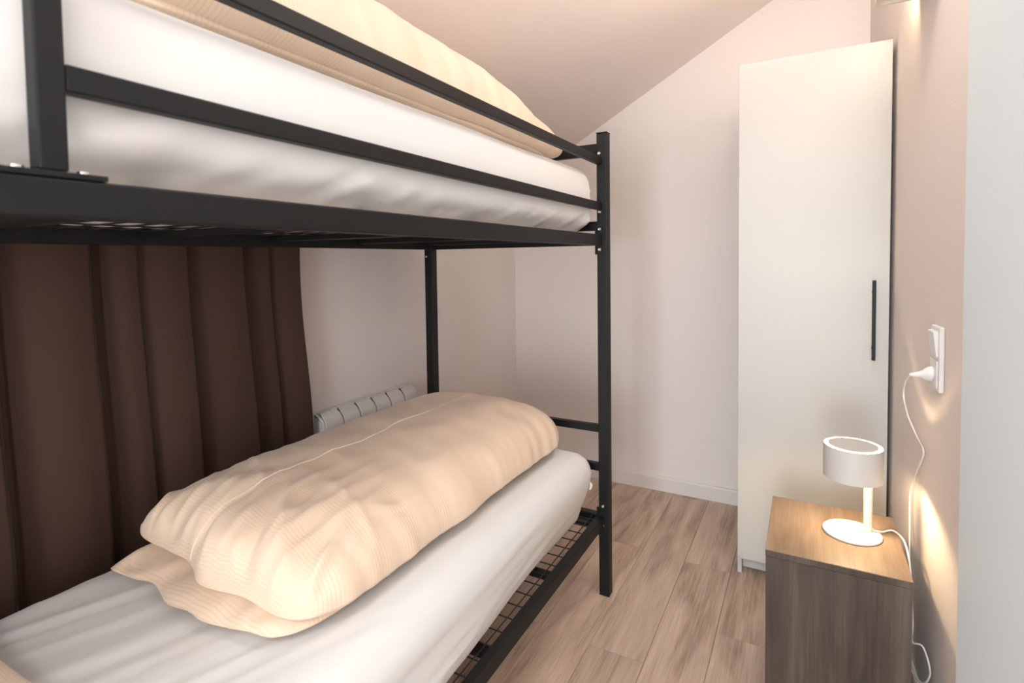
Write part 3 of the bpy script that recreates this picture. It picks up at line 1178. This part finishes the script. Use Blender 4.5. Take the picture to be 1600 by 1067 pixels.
# ------------------------------------------------------------------ socket and switch on the right wall
def make_socket():
    yc = 1.690
    xw = xr_wall(yc)
    ang = math.atan(RW)
    root = thing('wall_socket', 'white double wall plate with rocker switch above a plugged socket', 'wall socket', (xw, yc, 1.04))
    root.rotation_euler = (0, 0, ang)

    def lbox(name, a, b, mat, parent, bevel):
        me = bm_mesh(name, lambda bm: add_box(bm, a, b), bevel, 3)
        me.materials.append(mat)
        o = bpy.data.objects.new(name, me)
        COL.objects.link(o)
        o.parent = parent
        WORLD[o] = Vector((xw, yc, 1.04))
        return o
    z0, z1, hw = -0.083, 0.079, 0.042
    lbox('plate', (-0.0115, -hw, z0), (-0.0005, hw, z1), M_PLASTIC, root, 0.003)
    lbox('socket_insert', (-0.0150, -0.033, z0 + 0.010), (-0.0118, 0.033, -0.006), M_PLASTIC, root, 0.001)
    # tilted rocker
    pts = [(-0.0118, 0.004), (-0.0150, 0.004), (-0.0220, 0.066), (-0.0118, 0.068)]
    vs_ = [(x, -0.030, z) for x, z in pts] + [(x, 0.030, z) for x, z in pts]
    fs = [[0, 1, 2, 3], [7, 6, 5, 4]] + [[i, (i + 1) % 4, 4 + (i + 1) % 4, 4 + i] for i in range(4)]
    me = new_mesh('rocker', vs_, fs)
    me.materials.append(M_PLASTIC)
    o = bpy.data.objects.new('rocker', me); COL.objects.link(o); o.parent = root
    # round plug with a cable sleeve
    vs_, fs = [], []
    prof = [(0, 0), (0.019, 0), (0.0195, 0.006), (0.016, 0.014), (0.010, 0.020), (0.0065, 0.030), (0.004, 0.046), (0, 0.0465)]
    n = 28
    for r, d in prof:
        for k in range(n):
            q = 2 * math.pi * k / n
            vs_.append((-0.0152 - d, 0.034 * 0 + r * math.cos(q) + 0.010 * (d / 0.046), -0.043 + r * math.sin(q) - 0.008 * (d / 0.046)))
    for i in range(len(prof) - 1):
        for k in range(n):
            fs.append([i * n + k, i * n + (k + 1) % n, (i + 1) * n + (k + 1) % n, (i + 1) * n + k])
    me = new_mesh('plug', vs_, fs, smooth=True)
    me.materials.append(M_PLASTIC)
    o = bpy.data.objects.new('plug', me); COL.objects.link(o); o.parent = root
    return root


make_socket()

# ------------------------------------------------------------------ warm wall lamp above the wardrobe's near corner
def make_wall_lamp():
    x0, y1, zb = 0.172, 1.972, 2.044
    y0 = 1.70
    xw = xr_wall(y1) - 0.0005
    root = thing('wall_lamp', 'cream framed wall lamp high up on the wall beside the white wardrobe', 'lamp', (xw, 1.84, zb))
    t = 0.010
    zt = zb + 0.055
    fr = []
    box('frame_bar', (x0, y0, zb), (x0 + t, y1, zt + 0.012), M_BRASS, root, 0.0015)
    box('frame_bar', (x0 + t, y1 - t, zb), (xw, y1, zt), M_BRASS, root, 0.0015)
    box('frame_bar', (x0 + t, y0, zb), (xw, y0 + t, zt), M_BRASS, root, 0.0015)
    box('back_plate', (xw - 0.012, y0 + t, zb + 0.002), (xw, y1 - t, zt), M_BRASS, root, 0.0015)
    box('diffuser', (x0 + t, y0 + t, zb + 0.010), (xw - 0.012, y1 - t, zb + 0.014), M_CEIL, root, 0.0005)
    bulb = lathe('bulb', [(0, 0), (0.010, 0), (0.016, 0.010), (0.018, 0.022), (0.013, 0.034), (0, 0.038)],
                 (0.222, 1.80, zt - 0.034), M_BULB, root, 24)
    lathe('bulb_socket', [(0, 0), (0.012, 0), (0.012, 0.005), (0, 0.005)], (0.222, 1.80, zb + 0.0145), M_BRASS, root, 24)
    ld = bpy.data.lights.new('wall_lamp_light', 'POINT')
    ld.energy = WALL_W
    ld.color = (1.0, 0.87, 0.73)
    ld.shadow_soft_size = 0.02
    lo = bpy.data.objects.new('wall_lamp_light', ld)
    COL.objects.link(lo)
    lo.parent = root
    lo.location = Vector((0.222, 1.80, zt + 0.009)) - WORLD[root]
    # small spot in the far end of the lamp, thrown down the wall and the wardrobe door
    sp = bpy.data.lights.new('wall_lamp_spot', 'SPOT')
    sp.energy = SPOT_W
    sp.color = (1.0, 0.72, 0.40)
    sp.spot_size = math.radians(120)
    sp.spot_blend = 0.5
    sp.shadow_soft_size = 0.012
    so = bpy.data.objects.new('wall_lamp_spot', sp)
    COL.objects.link(so)
    so.parent = root
    so.location = Vector((0.228, 2.004, zb + 0.05)) - WORLD[root]
    d = Vector((0.22, 0.62, -0.75)).normalized()
    so.rotation_euler = d.to_track_quat('-Z', 'Y').to_euler()
    lathe('spot_housing', [(0, 0.026), (0.014, 0.026), (0.014, 0.0)], (0.228, 1.9885, zb + 0.052), M_BRASS, root, 24)


WALL_W = 15.0
SPOT_W = 1.0
make_wall_lamp()


# ------------------------------------------------------------------ unseen flush ceiling lamp, added to light the aisle
def make_added_ceiling_lamp():
    cx, cy = 0.10, 1.30
    root = thing('added_ceiling_lamp', 'unseen round ceiling lamp added above the aisle for fill light', 'lamp', (cx, cy, ZC))
    R = 0.19
    lathe('rim', [(R - 0.008, -0.0005), (R, -0.0005), (R, -0.035), (R - 0.008, -0.035), (R - 0.008, -0.0005)], (cx, cy, ZC), M_LAMP, root, 64)
    lathe('canopy', [(0, -0.001), (R - 0.01, -0.001), (R - 0.01, -0.008), (0, -0.008)], (cx, cy, ZC), M_LAMP, root, 48)
    ld = bpy.data.lights.new('added_ceiling_light', 'AREA')
    ld.shape = 'DISK'
    ld.size = 2 * R - 0.02
    ld.energy = CEIL_FILL_W
    ld.color = (1.0, 0.95, 0.89)
    lo = bpy.data.objects.new('added_ceiling_light', ld)
    COL.objects.link(lo)
    lo.parent = root
    lo.location = (0, 0, -0.038)


make_added_ceiling_lamp()
